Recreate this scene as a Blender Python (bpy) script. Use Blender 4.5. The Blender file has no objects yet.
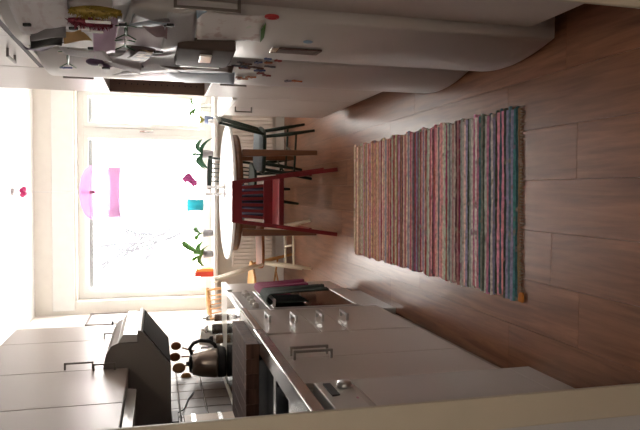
import bpy, math, random
from mathutils import Vector, Matrix, Euler
random.seed(7)
S = bpy.context.scene
COL = S.collection
pi = math.pi

# ------------------------------------------------------------------ camera (the photograph is turned a quarter turn)
FPX, PITCH, YAW, ROLL, EYE = 627.04, math.radians(14.623), math.radians(-2.229), math.radians(-.25), 1.335
def _view():
    cp, sp, cy, sy, cr, sr = math.cos(PITCH), math.sin(PITCH), math.cos(YAW), math.sin(YAW), math.cos(ROLL), math.sin(ROLL)
    Ry = Matrix(((cy, -sy, 0), (sy, cy, 0), (0, 0, 1)))
    B = Matrix(((1, 0, 0), (0, -sp, -cp), (0, cp, -sp)))
    Rr = Matrix(((cr, -sr, 0), (sr, cr, 0), (0, 0, 1)))
    return Rr @ B @ Ry
VM = _view()
cam_d = bpy.data.cameras.new('camera')
cam = bpy.data.objects.new('camera', cam_d)
COL.objects.link(cam)
cam_d.sensor_fit = 'HORIZONTAL'; cam_d.sensor_width = 36.0; cam_d.lens = 36.0 * FPX / 640.0
cam_d.clip_start = .05
_r = Matrix((VM[1], VM[0], -VM[2])).transposed()
cam.matrix_world = Matrix.Translation((0, 0, EYE)) @ _r.to_4x4()
S.camera = cam
def ray(x, y):
    return VM.transposed() @ Vector((430 - y - 215, x - 320, FPX))
def on_y(x, y, Y):
    d = ray(x, y); t = Y / d.y
    return Vector((d.x * t, Y, EYE + d.z * t))
def on_x(x, y, X):
    d = ray(x, y); t = X / d.x
    return Vector((X, d.y * t, EYE + d.z * t))
def on_z(x, y, Z):
    d = ray(x, y); t = (Z - EYE) / d.z
    return Vector((d.x * t, d.y * t, Z))

# ------------------------------------------------------------------ daylight and exposure
w = bpy.data.worlds.new('overcast_sky'); S.world = w; w.use_nodes = True
bg = w.node_tree.nodes['Background']
bg.inputs[0].default_value = (1.0, .955, .90, 1); bg.inputs[1].default_value = 9.0
S.view_settings.view_transform = 'Standard'; S.view_settings.look = 'None'
S.view_settings.exposure = 1.1; S.view_settings.gamma = 1.0; S.view_settings.use_curve_mapping = False
pl = bpy.data.lights.new('window_portal', 'AREA'); pl.shape = 'RECTANGLE'; pl.size = 2.3; pl.size_y = 1.4
pl.cycles.is_portal = True
po = bpy.data.objects.new('window_portal', pl); COL.objects.link(po)
po.location = (-.03, 7.02, 1.435); po.rotation_euler = (-pi / 2, 0, 0)

# ------------------------------------------------------------------ materials
def _nt(name):
    m = bpy.data.materials.new(name); m.use_nodes = True
    nt = m.node_tree; return m, nt, nt.nodes['Principled BSDF']
def mat(name, c, rough=.5, metal=0, var=.05, scale=12, bump=0, bscale=200, spec=.5, coat=0, stretch=None):
    m, nt, p = _nt(name)
    tc = nt.nodes.new('ShaderNodeTexCoord'); nz = nt.nodes.new('ShaderNodeTexNoise')
    nz.inputs['Scale'].default_value = scale; nz.inputs['Detail'].default_value = 4
    src = tc.outputs['Object']
    if stretch:
        mp = nt.nodes.new('ShaderNodeMapping'); mp.inputs['Scale'].default_value = stretch
        nt.links.new(src, mp.inputs[0]); src = mp.outputs[0]
    nt.links.new(src, nz.inputs['Vector'])
    mx = nt.nodes.new('ShaderNodeMix'); mx.data_type = 'RGBA'
    mx.inputs['A'].default_value = (*[max(0, v * (1 - var)) for v in c], 1)
    mx.inputs['B'].default_value = (*[min(1, v * (1 + var)) for v in c], 1)
    nt.links.new(nz.outputs['Fac'], mx.inputs['Factor'])
    nt.links.new(mx.outputs['Result'], p.inputs['Base Color'])
    p.inputs['Roughness'].default_value = rough; p.inputs['Metallic'].default_value = metal
    p.inputs['Specular IOR Level'].default_value = spec; p.inputs['Coat Weight'].default_value = coat
    if bump:
        n2 = nt.nodes.new('ShaderNodeTexNoise'); n2.inputs['Scale'].default_value = bscale
        bp = nt.nodes.new('ShaderNodeBump'); bp.inputs['Strength'].default_value = bump; bp.inputs['Distance'].default_value = .002
        nt.links.new(src, n2.inputs['Vector']); nt.links.new(n2.outputs['Fac'], bp.inputs['Height'])
        nt.links.new(bp.outputs[0], p.inputs['Normal'])
    return m
def wood(name, c1, c2, axis=1, rough=.4, k=30, rnd=0, spec=.5):
    m, nt, p = _nt(name)
    geo = nt.nodes.new('ShaderNodeNewGeometry'); oi = nt.nodes.new('ShaderNodeObjectInfo')
    mp = nt.nodes.new('ShaderNodeMapping')
    sc = [k, k, k]; sc[axis] = k * .07; mp.inputs['Scale'].default_value = sc
    ad = nt.nodes.new('ShaderNodeVectorMath'); ad.operation = 'ADD'
    cb = nt.nodes.new('ShaderNodeCombineXYZ'); ml = nt.nodes.new('ShaderNodeMath'); ml.operation = 'MULTIPLY'; ml.inputs[1].default_value = 57.0
    nt.links.new(oi.outputs['Random'], ml.inputs[0])
    for i in range(3): nt.links.new(ml.outputs[0], cb.inputs[i])
    nt.links.new(geo.outputs['Position'], ad.inputs[0]); nt.links.new(cb.outputs[0], ad.inputs[1])
    nt.links.new(ad.outputs[0], mp.inputs[0])
    nz = nt.nodes.new('ShaderNodeTexNoise'); nz.inputs['Scale'].default_value = 1.0; nz.inputs['Detail'].default_value = 6; nz.inputs['Roughness'].default_value = .62
    nz.inputs['Distortion'].default_value = .6
    nt.links.new(mp.outputs[0], nz.inputs['Vector'])
    rp = nt.nodes.new('ShaderNodeValToRGB')
    rp.color_ramp.elements[0].position = .3; rp.color_ramp.elements[0].color = (*c1, 1)
    rp.color_ramp.elements[1].position = .72; rp.color_ramp.elements[1].color = (*c2, 1)
    nt.links.new(nz.outputs['Fac'], rp.inputs[0])
    out = rp.outputs[0]
    if rnd:
        hs = nt.nodes.new('ShaderNodeHueSaturation'); mr = nt.nodes.new('ShaderNodeMapRange')
        mr.inputs['To Min'].default_value = 1 - rnd; mr.inputs['To Max'].default_value = 1 + rnd
        nt.links.new(oi.outputs['Random'], mr.inputs['Value']); nt.links.new(mr.outputs[0], hs.inputs['Value'])
        nt.links.new(out, hs.inputs['Color']); out = hs.outputs[0]
    nt.links.new(out, p.inputs['Base Color'])
    p.inputs['Roughness'].default_value = rough; p.inputs['Specular IOR Level'].default_value = spec
    return m
def objcol(name, rough=.95, bump=.6, bscale=140):
    # rag cloth: the strip's own colour, patchy along its length, with stray spots of other rags
    m, nt, p = _nt(name); L = nt.links.new
    oi = nt.nodes.new('ShaderNodeObjectInfo'); tc = nt.nodes.new('ShaderNodeTexCoord')
    cb = nt.nodes.new('ShaderNodeCombineXYZ'); ml = nt.nodes.new('ShaderNodeMath'); ml.operation = 'MULTIPLY'; ml.inputs[1].default_value = 91.0
    L(oi.outputs['Random'], ml.inputs[0]); L(ml.outputs[0], cb.inputs[0]); L(ml.outputs[0], cb.inputs[2])
    ad = nt.nodes.new('ShaderNodeVectorMath'); ad.operation = 'ADD'; L(tc.outputs['Object'], ad.inputs[0]); L(cb.outputs[0], ad.inputs[1])
    def noise(sc, det=3):
        n = nt.nodes.new('ShaderNodeTexNoise'); n.inputs['Scale'].default_value = sc; n.inputs['Detail'].default_value = det; L(ad.outputs[0], n.inputs['Vector']); return n
    def rng(src, a, b, lo=0., hi=1.):
        r = nt.nodes.new('ShaderNodeMapRange'); r.inputs['From Min'].default_value = lo; r.inputs['From Max'].default_value = hi
        r.inputs['To Min'].default_value = a; r.inputs['To Max'].default_value = b; L(src, r.inputs['Value']); return r.outputs[0]
    hs = nt.nodes.new('ShaderNodeHueSaturation'); L(oi.outputs['Color'], hs.inputs['Color'])
    L(rng(noise(60, 4).outputs['Fac'], .35, 1.65), hs.inputs['Value']); L(rng(noise(5).outputs['Fac'], .40, .60), hs.inputs['Hue'])
    n2 = noise(16); dk = nt.nodes.new('ShaderNodeHueSaturation'); dk.inputs['Value'].default_value = .45; L(n2.outputs['Color'], dk.inputs['Color']); mx = nt.nodes.new('ShaderNodeMix'); mx.data_type = 'RGBA'
    L(rng(n2.outputs['Fac'], 0, .85, .60, .68), mx.inputs['Factor']); L(hs.outputs[0], mx.inputs['A']); L(dk.outputs[0], mx.inputs['B'])
    L(mx.outputs['Result'], p.inputs['Base Color']); p.inputs['Roughness'].default_value = rough; p.inputs['Specular IOR Level'].default_value = .1
    bp = nt.nodes.new('ShaderNodeBump'); bp.inputs['Strength'].default_value = bump; bp.inputs['Distance'].default_value = .003
    L(noise(bscale).outputs['Fac'], bp.inputs['Height']); L(bp.outputs[0], p.inputs['Normal'])
    return m
def glassy(name, tint=(1, 1, 1), gloss=.07):
    m = bpy.data.materials.new(name); m.use_nodes = True; nt = m.node_tree; nt.nodes.remove(nt.nodes['Principled BSDF'])
    t = nt.nodes.new('ShaderNodeBsdfTransparent'); t.inputs[0].default_value = (*tint, 1)
    g = nt.nodes.new('ShaderNodeBsdfGlossy'); g.inputs['Roughness'].default_value = .03
    mx = nt.nodes.new('ShaderNodeMixShader'); mx.inputs[0].default_value = gloss
    nt.links.new(t.outputs[0], mx.inputs[1]); nt.links.new(g.outputs[0], mx.inputs[2])
    nt.links.new(mx.outputs[0], nt.nodes['Material Output'].inputs[0]); return m
def translucent(name, c, clear=.35, tcol=None):
    m = bpy.data.materials.new(name); m.use_nodes = True; nt = m.node_tree; p = nt.nodes['Principled BSDF']
    p.inputs['Base Color'].default_value = (*c, 1); p.inputs['Roughness'].default_value = .3
    tr = nt.nodes.new('ShaderNodeBsdfTranslucent'); tr.inputs[0].default_value = (*c, 1)
    tp = nt.nodes.new('ShaderNodeBsdfTransparent'); tp.inputs[0].default_value = (*(tcol or c), 1)
    nz = nt.nodes.new('ShaderNodeTexNoise'); nz.inputs['Scale'].default_value = 30
    m1 = nt.nodes.new('ShaderNodeMixShader'); m1.inputs[0].default_value = .6
    nt.links.new(p.outputs[0], m1.inputs[1]); nt.links.new(tr.outputs[0], m1.inputs[2])
    m2 = nt.nodes.new('ShaderNodeMixShader'); mr = nt.nodes.new('ShaderNodeMapRange')
    mr.inputs['To Min'].default_value = clear - .08; mr.inputs['To Max'].default_value = clear + .08
    nt.links.new(nz.outputs['Fac'], mr.inputs['Value']); nt.links.new(mr.outputs[0], m2.inputs[0])
    nt.links.new(m1.outputs[0], m2.inputs[1]); nt.links.new(tp.outputs[0], m2.inputs[2])
    nt.links.new(m2.outputs[0], nt.nodes['Material Output'].inputs[0]); return m
def printed(name, paper, ink, scale=14, thr=.56, rough=.6, stretch=(1, 1, 1), ink2=None):
    m, nt, p = _nt(name)
    tc = nt.nodes.new('ShaderNodeTexCoord'); mp = nt.nodes.new('ShaderNodeMapping'); mp.inputs['Scale'].default_value = stretch
    nz = nt.nodes.new('ShaderNodeTexNoise'); nz.inputs['Scale'].default_value = scale; nz.inputs['Detail'].default_value = 3
    nt.links.new(tc.outputs['Object'], mp.inputs[0]); nt.links.new(mp.outputs[0], nz.inputs['Vector'])
    rp = nt.nodes.new('ShaderNodeValToRGB'); e = rp.color_ramp.elements
    e[0].position = thr - .03; e[0].color = (*paper, 1); e[1].position = thr + .05; e[1].color = (*ink, 1)
    if ink2:
        a = e.new(.36); a.color = (*paper, 1); b = e.new(.30); b.color = (*ink2, 1)
    nt.links.new(nz.outputs['Fac'], rp.inputs[0]); nt.links.new(rp.outputs[0], p.inputs['Base Color'])
    p.inputs['Roughness'].default_value = rough; return m

M = dict(
    thin=translucent('thin_white_paper', (.80, .80, .82), .08, (.9, .9, .9)),
    kettle=mat('bronze_steel', (.36, .31, .28), .3, metal=1, var=.05),
    wall=mat('wall_paint', (.80, .76, .70), .7, bump=.15),
    wall_grey=mat('hall_wall_paint', (.40, .40, .42), .7, bump=.15),
    ceil=mat('ceiling_paint', (.86, .85, .83), .8, bump=.1),
    trim=mat('cream_gloss_paint', (.43, .39, .315), .35, bump=.05),
    white=mat('white_gloss_paint', (.82, .81, .78), .3),
    front=mat('cabinet_laminate', (.475, .415, .378), .32, var=.03, scale=6, stretch=(40, 40, 1)),
    fridge=mat('fridge_enamel', (.60, .57, .555), .33, var=.02),
    appl=mat('appliance_enamel', (.58, .565, .55), .14, var=.02),
    carc=mat('carcass_board', (.58, .55, .51), .5),
    hood=mat('hood_enamel', (.25, .22, .20), .45, var=.03, spec=.25),
    dark=mat('dark_gap', (.02, .018, .016), .6),
    brown=mat('niche_brown_board', (.27, .165, .125), .55, var=.12),
    plinth=mat('plinth_board', (.33, .27, .23), .5),
    handle=mat('brushed_handle', (.23, .20, .18), .38, metal=.85, var=.05),
    steel=mat('stainless', (.62, .62, .62), .22, metal=1, var=.05, scale=60),
    steel2=mat('satin_steel', (.55, .55, .55), .35, metal=1, var=.05),
    basin=mat('basin_steel', (.15, .155, .165), .22, metal=1, var=.08),
    chrome=mat('chrome', (.85, .85, .86), .06, metal=1, var=.01),
    black=mat('black_plastic', (.014, .014, .015), .5, spec=.3),
    hob=mat('black_glass', (.010, .010, .011), .08),
    oven=mat('oven_glass', (.030, .022, .020), .10),
    work=mat('worktop_laminate', (.55, .51, .47), .3, var=.1, scale=90),
    edge=wood('worktop_wood_edge', (.20, .09, .035), (.33, .17, .07), 1, .4),
    board=wood('cutting_board_wood', (.06, .028, .020), (.13, .066, .045), 0, .65, spec=.15),
    floor=wood('laminate_plank', (.118, .047, .025), (.255, .114, .062), 1, .30, k=34, rnd=.14, spec=.25),
    sub=mat('subfloor', (.06, .03, .02), .8),
    tile=mat('glazed_tile', (.115, .085, .068), .42, var=.08, scale=3, spec=.2),
    grout=mat('tile_grout', (.62, .60, .57), .8),
    radi=mat('radiator_enamel', (.80, .73, .66), .35),
    tablew=mat('white_table_lacquer', (.80, .81, .83), .16, var=.03),
    tableb=wood('table_brown_wood', (.08, .028, .011), (.16, .06, .022), 2, .35),
    green=mat('green_chair_paint', (.007, .018, .011), .4, spec=.3),
    red=mat('red_chair_paint', (.17, .008, .013), .4, spec=.35),
    cream=mat('cream_chair_paint', (.78, .70, .56), .4),
    pine=wood('pine_wood', (.50, .24, .075), (.66, .37, .14), 2, .45),
    seatb=wood('brown_seat_wood', (.16, .05, .02), (.27, .10, .04), 0, .6, spec=.15),
    cushg=mat('grey_cushion_cloth', (.32, .37, .42), .9, var=.15, scale=60, bump=.4),
    mag=mat('burgundy_towel_cloth', (.19, .012, .060), .95, var=.25, scale=50, bump=.9, bscale=260),
    grn=mat('dark_green_towel_cloth', (.030, .042, .036), .95, var=.35, scale=40, bump=.9, bscale=260),
    rug=objcol('rag_strip'), paperw=mat('white_paper', (.74, .74, .74), .7),
    leaf=mat('leaf_green', (.045, .15, .012), .4, var=.25, scale=20),
    leafd=mat('leaf_dark_green', (.022, .10, .045), .5, var=.25, scale=20),
    orchid=mat('orchid_pink', (.36, .045, .20), .5, var=.15),
    stem=mat('plant_stem', (.08, .12, .04), .6),
    soil=mat('potting_soil', (.04, .025, .018), .9),
    potg=mat('grey_pot', (.20, .19, .20), .5), potw=mat('white_pot', (.8, .8, .8), .3), potb=mat('blue_grey_pot', (.10, .14, .26), .4),
    turq=translucent('turquoise_shade', (.02, .21, .25), .06),
    pink=translucent('pink_lamp_glass', (.85, .42, .70), .45, (1, .60, .90)),
    pinkd=mat('dusky_pink_socket', (.40, .13, .24), .4),
    cerise=mat('cerise_petal', (.60, .02, .16), .6),
    book=mat('red_book_cover', (.62, .05, .025), .5), booko=mat('orange_book_cover', (.75, .25, .05), .5),
    glass=glassy('window_glass', (1, 1, 1), .05), jar=glassy('jar_glass', (.93, .95, .94), .16),
    tinsel_y=mat('gold_tinsel', (.30, .21, .035), .5, metal=.2), tinsel_r=mat('burgundy_tinsel', (.17, .010, .030), .5, metal=.2),
    ext=mat('grey_blind_box', (.32, .33, .33), .6), snow=mat('snow', (.85, .87, .9), .9), bark=mat('pale_bark', (.058, .058, .066), .9),
)

# ------------------------------------------------------------------ mesh helpers
OFF = {}
class MB:
    def __init__(s): s.v = []; s.f = []; s.sm = []
    def _add(s, vs, fs, sm=False):
        b = len(s.v); s.v += [Vector(v) for v in vs]
        s.f += [tuple(b + i for i in f) for f in fs]; s.sm += [sm] * len(fs); return s
    def box(s, x0, x1, y0, y1, z0, z1):
        return s._add([(x, y, z) for z in (z0, z1) for y in (y0, y1) for x in (x0, x1)],
                      [(0, 2, 3, 1), (4, 5, 7, 6), (0, 1, 5, 4), (2, 6, 7, 3), (0, 4, 6, 2), (1, 3, 7, 5)])
    def bar(s, a, b, wx, wy, up=(0, 0, 1), w2=None):
        a, b = Vector(a), Vector(b); d = (b - a).normalized(); u = Vector(up)
        if abs(d.dot(u)) > .95: u = Vector((0, 1, 0))
        p = d.cross(u).normalized(); q = p.cross(d).normalized(); vs = []
        for c, (k1, k2) in ((a, (wx, wy)), (b, w2 or (wx, wy))):
            for i, j in ((-1, -1), (1, -1), (1, 1), (-1, 1)): vs.append(c + p * (i * k1 / 2) + q * (j * k2 / 2))
        return s._add(vs, [(0, 3, 2, 1), (4, 5, 6, 7), (0, 1, 5, 4), (1, 2, 6, 5), (2, 3, 7, 6), (3, 0, 4, 7)])
    def tube(s, pts, r, n=8, cap=True):
        pts = [Vector(p) for p in pts]; k = len(pts); rs = r if isinstance(r, (list, tuple)) else [r] * k
        vs = []; prev = None
        for i, p in enumerate(pts):
            d = (pts[min(i + 1, k - 1)] - pts[max(i - 1, 0)]).normalized()
            if prev is None:
                u = Vector((0, 0, 1)) if abs(d.z) < .9 else Vector((1, 0, 0)); a = d.cross(u).normalized()
            else: a = (prev - d * prev.dot(d)).normalized()
            prev = a; b = d.cross(a)
            for j in range(n):
                t = 2 * pi * j / n; vs.append(p + (a * math.cos(t) + b * math.sin(t)) * rs[i])
        fs = [(i * n + j, i * n + (j + 1) % n, (i + 1) * n + (j + 1) % n, (i + 1) * n + j) for i in range(k - 1) for j in range(n)]
        s._add(vs, fs, True)
        if cap: s._add(vs[:n], [tuple(range(n - 1, -1, -1))]); s._add(vs[-n:], [tuple(range(n))])
        return s
    def lathe(s, prof, c=(0, 0, 0), n=24, cap=True):
        c = Vector(c); k = len(prof)
        vs = [c + Vector((r * math.cos(2 * pi * j / n), r * math.sin(2 * pi * j / n), z)) for r, z in prof for j in range(n)]
        fs = [(i * n + j, i * n + (j + 1) % n, (i + 1) * n + (j + 1) % n, (i + 1) * n + j) for i in range(k - 1) for j in range(n)]
        s._add(vs, fs, True)
        if cap:
            if prof[0][0] > 1e-4: s._add(vs[:n], [tuple(range(n - 1, -1, -1))])
            if prof[-1][0] > 1e-4: s._add(vs[-n:], [tuple(range(n))])
        return s
    def prism(s, poly, axis, a, b, sm=False):
        n = len(poly); vs = []
        for t in (a, b):
            for p, q in poly: vs.append({'x': (t, p, q), 'y': (p, t, q), 'z': (p, q, t)}[axis])
        s._add(vs, [tuple(range(n - 1, -1, -1)), tuple(range(n, 2 * n))])
        return s._add(vs, [(i, (i + 1) % n, n + (i + 1) % n, n + i) for i in range(n)], sm)
    def grid(s, fn, nu, nv, sm=True):
        vs = [fn(i / nu, j / nv) for i in range(nu + 1) for j in range(nv + 1)]; q = nv + 1
        return s._add(vs, [(i * q + j, (i + 1) * q + j, (i + 1) * q + j + 1, i * q + j + 1) for i in range(nu) for j in range(nv)], sm)
    def ball(s, c, r, n=12, sq=(1, 1, 1)):
        c = Vector(c); pr = [(math.sin(pi * i / 8) * r, -math.cos(pi * i / 8) * r) for i in range(9)]
        vs = [c + Vector((rr * math.cos(2 * pi * j / n) * sq[0], rr * math.sin(2 * pi * j / n) * sq[1], z * sq[2])) for rr, z in pr for j in range(n)]
        return s._add(vs, [(i * n + j, i * n + (j + 1) % n, (i + 1) * n + (j + 1) % n, (i + 1) * n + j) for i in range(8) for j in range(n)], True)
    def build(s, name, m, parent=None, bevel=0, solid=0, sub=0):
        me = bpy.data.meshes.new(name)
        if parent is None:
            lo = Vector([min(v[i] for v in s.v) for i in range(3)]); hi = Vector([max(v[i] for v in s.v) for i in range(3)])
            off = Vector(((lo.x + hi.x) / 2, (lo.y + hi.y) / 2, lo.z))
        else: off = OFF[parent.name]
        me.from_pydata([v - off for v in s.v], [], s.f)
        me.polygons.foreach_set('use_smooth', s.sm); me.update()
        o = bpy.data.objects.new(name, me); COL.objects.link(o)
        me.materials.append(M[m] if isinstance(m, str) else m)
        if parent is None: o.location = off
        else: o.parent = parent
        OFF[o.name] = off
        import bmesh
        bm = bmesh.new(); bm.from_mesh(me); bmesh.ops.remove_doubles(bm, verts=bm.verts, dist=1e-6); bmesh.ops.recalc_face_normals(bm, faces=bm.faces); bm.to_mesh(me); bm.free()
        if sub: md = o.modifiers.new('sub', 'SUBSURF'); md.levels = sub; md.render_levels = sub
        if solid: md = o.modifiers.new('solid', 'SOLIDIFY'); md.thickness = solid; md.offset = 0
        if bevel: md = o.modifiers.new('bevel', 'BEVEL'); md.width = bevel; md.segments = 2; md.limit_method = 'ANGLE'
        return o
def tag(o, label, cat, group=None):
    o['label'] = label; o['category'] = cat
    if group: o['group'] = group
    return o
def struct(o): o['kind'] = 'structure'; return o
def thing(name, label, cat, loc=(0, 0, 0), rz=0, local=False, group=None):
    o = bpy.data.objects.new(name, None); COL.objects.link(o); o.empty_display_size = .05
    o.location = loc; o.rotation_euler = (0, 0, rz); OFF[o.name] = Vector((0, 0, 0)) if local else Vector(loc)
    return tag(o, label, cat, group)
def box(name, m, parent, *b, bevel=0): return MB().box(*b).build(name, m, parent, bevel)

# ------------------------------------------------------------------ the shell of the room
XWL, XWR, YB, ZC = -1.25, 1.17, 6.67, 2.5
YD0, YD1, DL, DR = 1.21, 1.30, -.48, .455           # doorway wall
fl = struct(box('floor', 'sub', None, -1.35, 1.3, -1.7, YB + .1, -.09, -.0125))
PW = .185; x = XWL; row = 0; pm = None
while x < XWR - .001:
    x1 = min(x + PW, XWR); y = -1.6 - random.random() * .9
    while y < YB:
        y0, y1 = max(y, -1.6), min(y + 1.28, YB)
        if y1 - y0 > .05:
            if pm is None:
                pm = bpy.data.meshes.new('floor_plank')
                b = MB(); e = .003
                b._add([(-.5 , -.5, -.5), (.5, -.5, -.5), (.5, .5, -.5), (-.5, .5, -.5), (-.5, -.5, .38), (.5, -.5, .38), (.5, .5, .38), (-.5, .5, .38),
                        (-.5 + e, -.5 + e * .15, .5), (.5 - e, -.5 + e * .15, .5), (.5 - e, .5 - e * .15, .5), (-.5 + e, .5 - e * .15, .5)],
                       [(0, 3, 2, 1), (0, 1, 5, 4), (1, 2, 6, 5), (2, 3, 7, 6), (3, 0, 4, 7), (4, 5, 9, 8), (5, 6, 10, 9), (6, 7, 11, 10), (7, 4, 8, 11), (8, 9, 10, 11)])
                pm.from_pydata(b.v, [], b.f); pm.materials.append(M['floor'])
            o = bpy.data.objects.new('floor_plank', pm); COL.objects.link(o); o.parent = fl
            o.scale = (x1 - x - .0004, y1 - y0 - .0004, .012)
            o.location = Vector(((x + x1) / 2, (y0 + y1) / 2, -.006)) - fl.location
        y += 1.28
    x = x1; row += 1
struct(box('ceiling', 'ceil', None, -1.36, 1.3, -1.7, YB + .1, ZC, ZC + .1))
wl = struct(box('wall_left', 'wall', None, XWL - .12, XWL, YD1, YB, -.05, ZC))
struct(box('wall_right', 'wall', None, XWR, XWR + .12, YD1, YB, -.05, ZC))
WX0, WX1, WZ0, WZ1 = -1.12, 1.06, .765, 2.11
b = MB().box(XWL - .12, WX0, YB, YB + .3, -.05, ZC).box(WX1, XWR + .12, YB, YB + .3, -.05, ZC).box(WX0, WX1, YB, YB + .3, -.05, WZ0).box(WX0, WX1, YB, YB + .3, WZ1, ZC)
struct(b.build('wall_back', 'wall'))
b = MB().box(XWL - .12, DL - .02, YD0, YD1, 0, ZC).box(DR + .02, XWR + .12, YD0, YD1, 0, ZC).box(DL - .02, DR + .02, YD0, YD1, 2.07, ZC)
struct(b.build('wall_front', 'wall_grey'))
b = MB().box(DL - .02, DL, YD0 - .004, YD1 + .004, 0, 2.05).box(DR, DR + .02, YD0 - .004, YD1 + .004, 0, 2.05).box(DL - .02, DR + .02, YD0 - .004, YD1 + .004, 2.05, 2.07)
struct(b.build('trim_1', 'trim'))
b = MB().box(-.512, -.4395, 1.193, YD0 - .0045, 0, 2.03).box(.4155, .488, 1.193, YD0 - .0045, 0, 2.03).box(-.512, .488, 1.193, YD0 - .0045, 2.03, 2.10)
struct(b.build('trim_3', 'trim', bevel=.003))
struct(box('wall_hall_left', 'wall_grey', None, -1.37, -1.25, -1.7, YD0, -.05, ZC))
struct(box('wall_hall_right', 'wall_grey', None, 1.17, 1.29, -1.7, YD0, -.05, ZC))
struct(box('wall_hall_back', 'wall_grey', None, -1.37, 1.29, -1.82, -1.7, -.05, ZC))
struct(box('baseboard_back', 'white', None, XWL + .002, XWR - .002, YB - .014, YB - .001, 0, .09))
# panelled casing above and around the window
b = MB().box(WX0 - .09, WX1 + .09, YB - .02, YB - .001, WZ1 + .02, 2.335)
struct(b.build('trim_2', 'white', bevel=.004))
# window
wf = struct(MB().box(WX0, WX1, YB + .14, YB + .22, WZ0, WZ0 + .06).box(WX0, WX1, YB + .14, YB + .22, WZ1 - .055, WZ1)
            .box(WX0, WX0 + .055, YB + .14, YB + .22, WZ0 + .06, WZ1 - .055).box(WX1 - .055, WX1, YB + .14, YB + .22, WZ0 + .06, WZ1 - .055)
            .box(.575, .645, YB + .14, YB + .22, WZ0 + .06, WZ1 - .055).build('window_1', 'white', bevel=.004))
for a0, a1 in ((WX0 + .057, .573), (.647, WX1 - .057)):
    z0, z1 = WZ0 + .062, WZ1 - .057
    sa = MB().box(a0, a1, YB + .125, YB + .165, z0, z0 + .05).box(a0, a1, YB + .125, YB + .165, z1 - .05, z1).box(a0, a0 + .045, YB + .125, YB + .165, z0 + .05, z1 - .05).box(a1 - .045, a1, YB + .125, YB + .165, z0 + .05, z1 - .05).build('sash', 'white', wf, .004)
    box('pane', 'glass', sa, a0 + .045, a1 - .045, YB + .144, YB + .148, z0 + .05, z1 - .05)
    box('blind_box', 'ext', sa, a0 + .05, a1 - .05, YB + .18, YB + .24, z1 - .085, z1 - .01)
hd = MB().box(.60, .62, YB + .10, YB + .14, 1.40, 1.50).bar((.61, YB + .10, 1.45), (.61, YB + .09, 1.36), .014, .014).build('window_handle', 'chrome', wf, .002)
struct(box('window_sill', 'white', None, WX0 - .06, WX1 + .06, 6.475, YB + .13, .728, .763, bevel=.005))
# wall tiles above the left worktop
tm = None
for i in range(10):
    for j in range(4):
        if tm is None:
            tm = bpy.data.meshes.new('wall_tile'); bb = MB()
            e = .004; h = .0742
            bb._add([(0, -h, -h), (0, h, -h), (0, h, h), (0, -h, h), (.006, -h + e, -h + e), (.006, h - e, -h + e), (.006, h - e, h - e), (.006, -h + e, h - e)],
                    [(4, 5, 6, 7), (0, 1, 5, 4), (1, 2, 6, 5), (2, 3, 7, 6), (3, 0, 4, 7)])
            tm.from_pydata(bb.v, [], bb.f); tm.materials.append(M['tile'])
        o = bpy.data.objects.new('wall_tile', tm); COL.objects.link(o); o.parent = wl
        o.location = Vector((XWL + .001, 4.30 - i * .15, .985 + j * .15)) - wl.location
# outside: snow ground and a bare tree
struct(box('ground_outside', 'snow', None, -14, 14, 7.6, 40, -2.2, -2.0))

# ------------------------------------------------------------------ kitchen fronts
def vhandle(parent, X, y, z0, z1, sgn, m='handle'):
    # square bracket handle standing on a front at plane X; sgn = direction into the room
    t = .009; p = .036
    b = MB().box(min(X, X + sgn * p), max(X, X + sgn * p), y - t / 2, y + t / 2, z0, z0 + t).box(min(X, X + sgn * p), max(X, X + sgn * p), y - t / 2, y + t / 2, z1 - t, z1)
    b.box(min(X + sgn * (p - t), X + sgn * p), max(X + sgn * (p - t), X + sgn * p), y - t / 2, y + t / 2, z0 + t, z1 - t)
    return b.build('handle', m, parent)
def hhandle(parent, X, y0, y1, z, sgn, m='handle', t=.009, p=.034):
    b = MB().box(min(X, X + sgn * p), max(X, X + sgn * p), y0, y0 + t, z - t / 2, z + t / 2).box(min(X, X + sgn * p), max(X, X + sgn * p), y1 - t, y1, z - t / 2, z + t / 2)
    b.box(min(X + sgn * (p - t), X + sgn * p), max(X + sgn * (p - t), X + sgn * p), y0 + t, y1 - t, z - t / 2, z + t / 2)
    return b.build('handle', m, parent)
XL, XR, FT = -.649, .553, .019
G = .002
def left_base(label, name, y0, y1, hollow=False, zt=.862):
    t = thing(name, label, 'cabinet', ((XL + XWL) / 2, (y0 + y1) / 2, 0))
    a0, a1, f0, f1 = y0 + G / 2, y1 - G / 2, XWL + .01, XL - FT - .001
    if hollow:
        for q0, q1 in ((a0, a0 + .016), (a1 - .016, a1)): box('side_panel', 'carc', t, f0, f1, q0, q1, .115, zt)
        box('bottom_panel', 'carc', t, f0, f1, a0 + .016, a1 - .016, .115, .131); box('back_panel', 'carc', t, f0, f0 + .006, a0 + .016, a1 - .016, .131, zt)
    else: box('carcass', 'carc', t, f0, f1, a0, a1, .115, zt)
    box('plinth', 'plinth', t, XWL + .02, XL - .055, y0 + G / 2, y1 - G / 2, 0, .1149)
    return t
# sink cabinet: two doors
t = left_base('two-door base cabinet under the steel sink with paired bracket handles', 'base_cabinet', 2.04, 2.78, True)
d1 = box('door', 'front', t, XL - FT, XL, 2.043, 2.358, .118, .862, bevel=.002)
d2 = box('door', 'front', t, XL - FT, XL, 2.362, 2.777, .118, .862, bevel=.002)
vhandle(d1, XL, 2.335, .672, .828, 1); vhandle(d2, XL, 2.40, .672, .828, 1)
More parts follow.
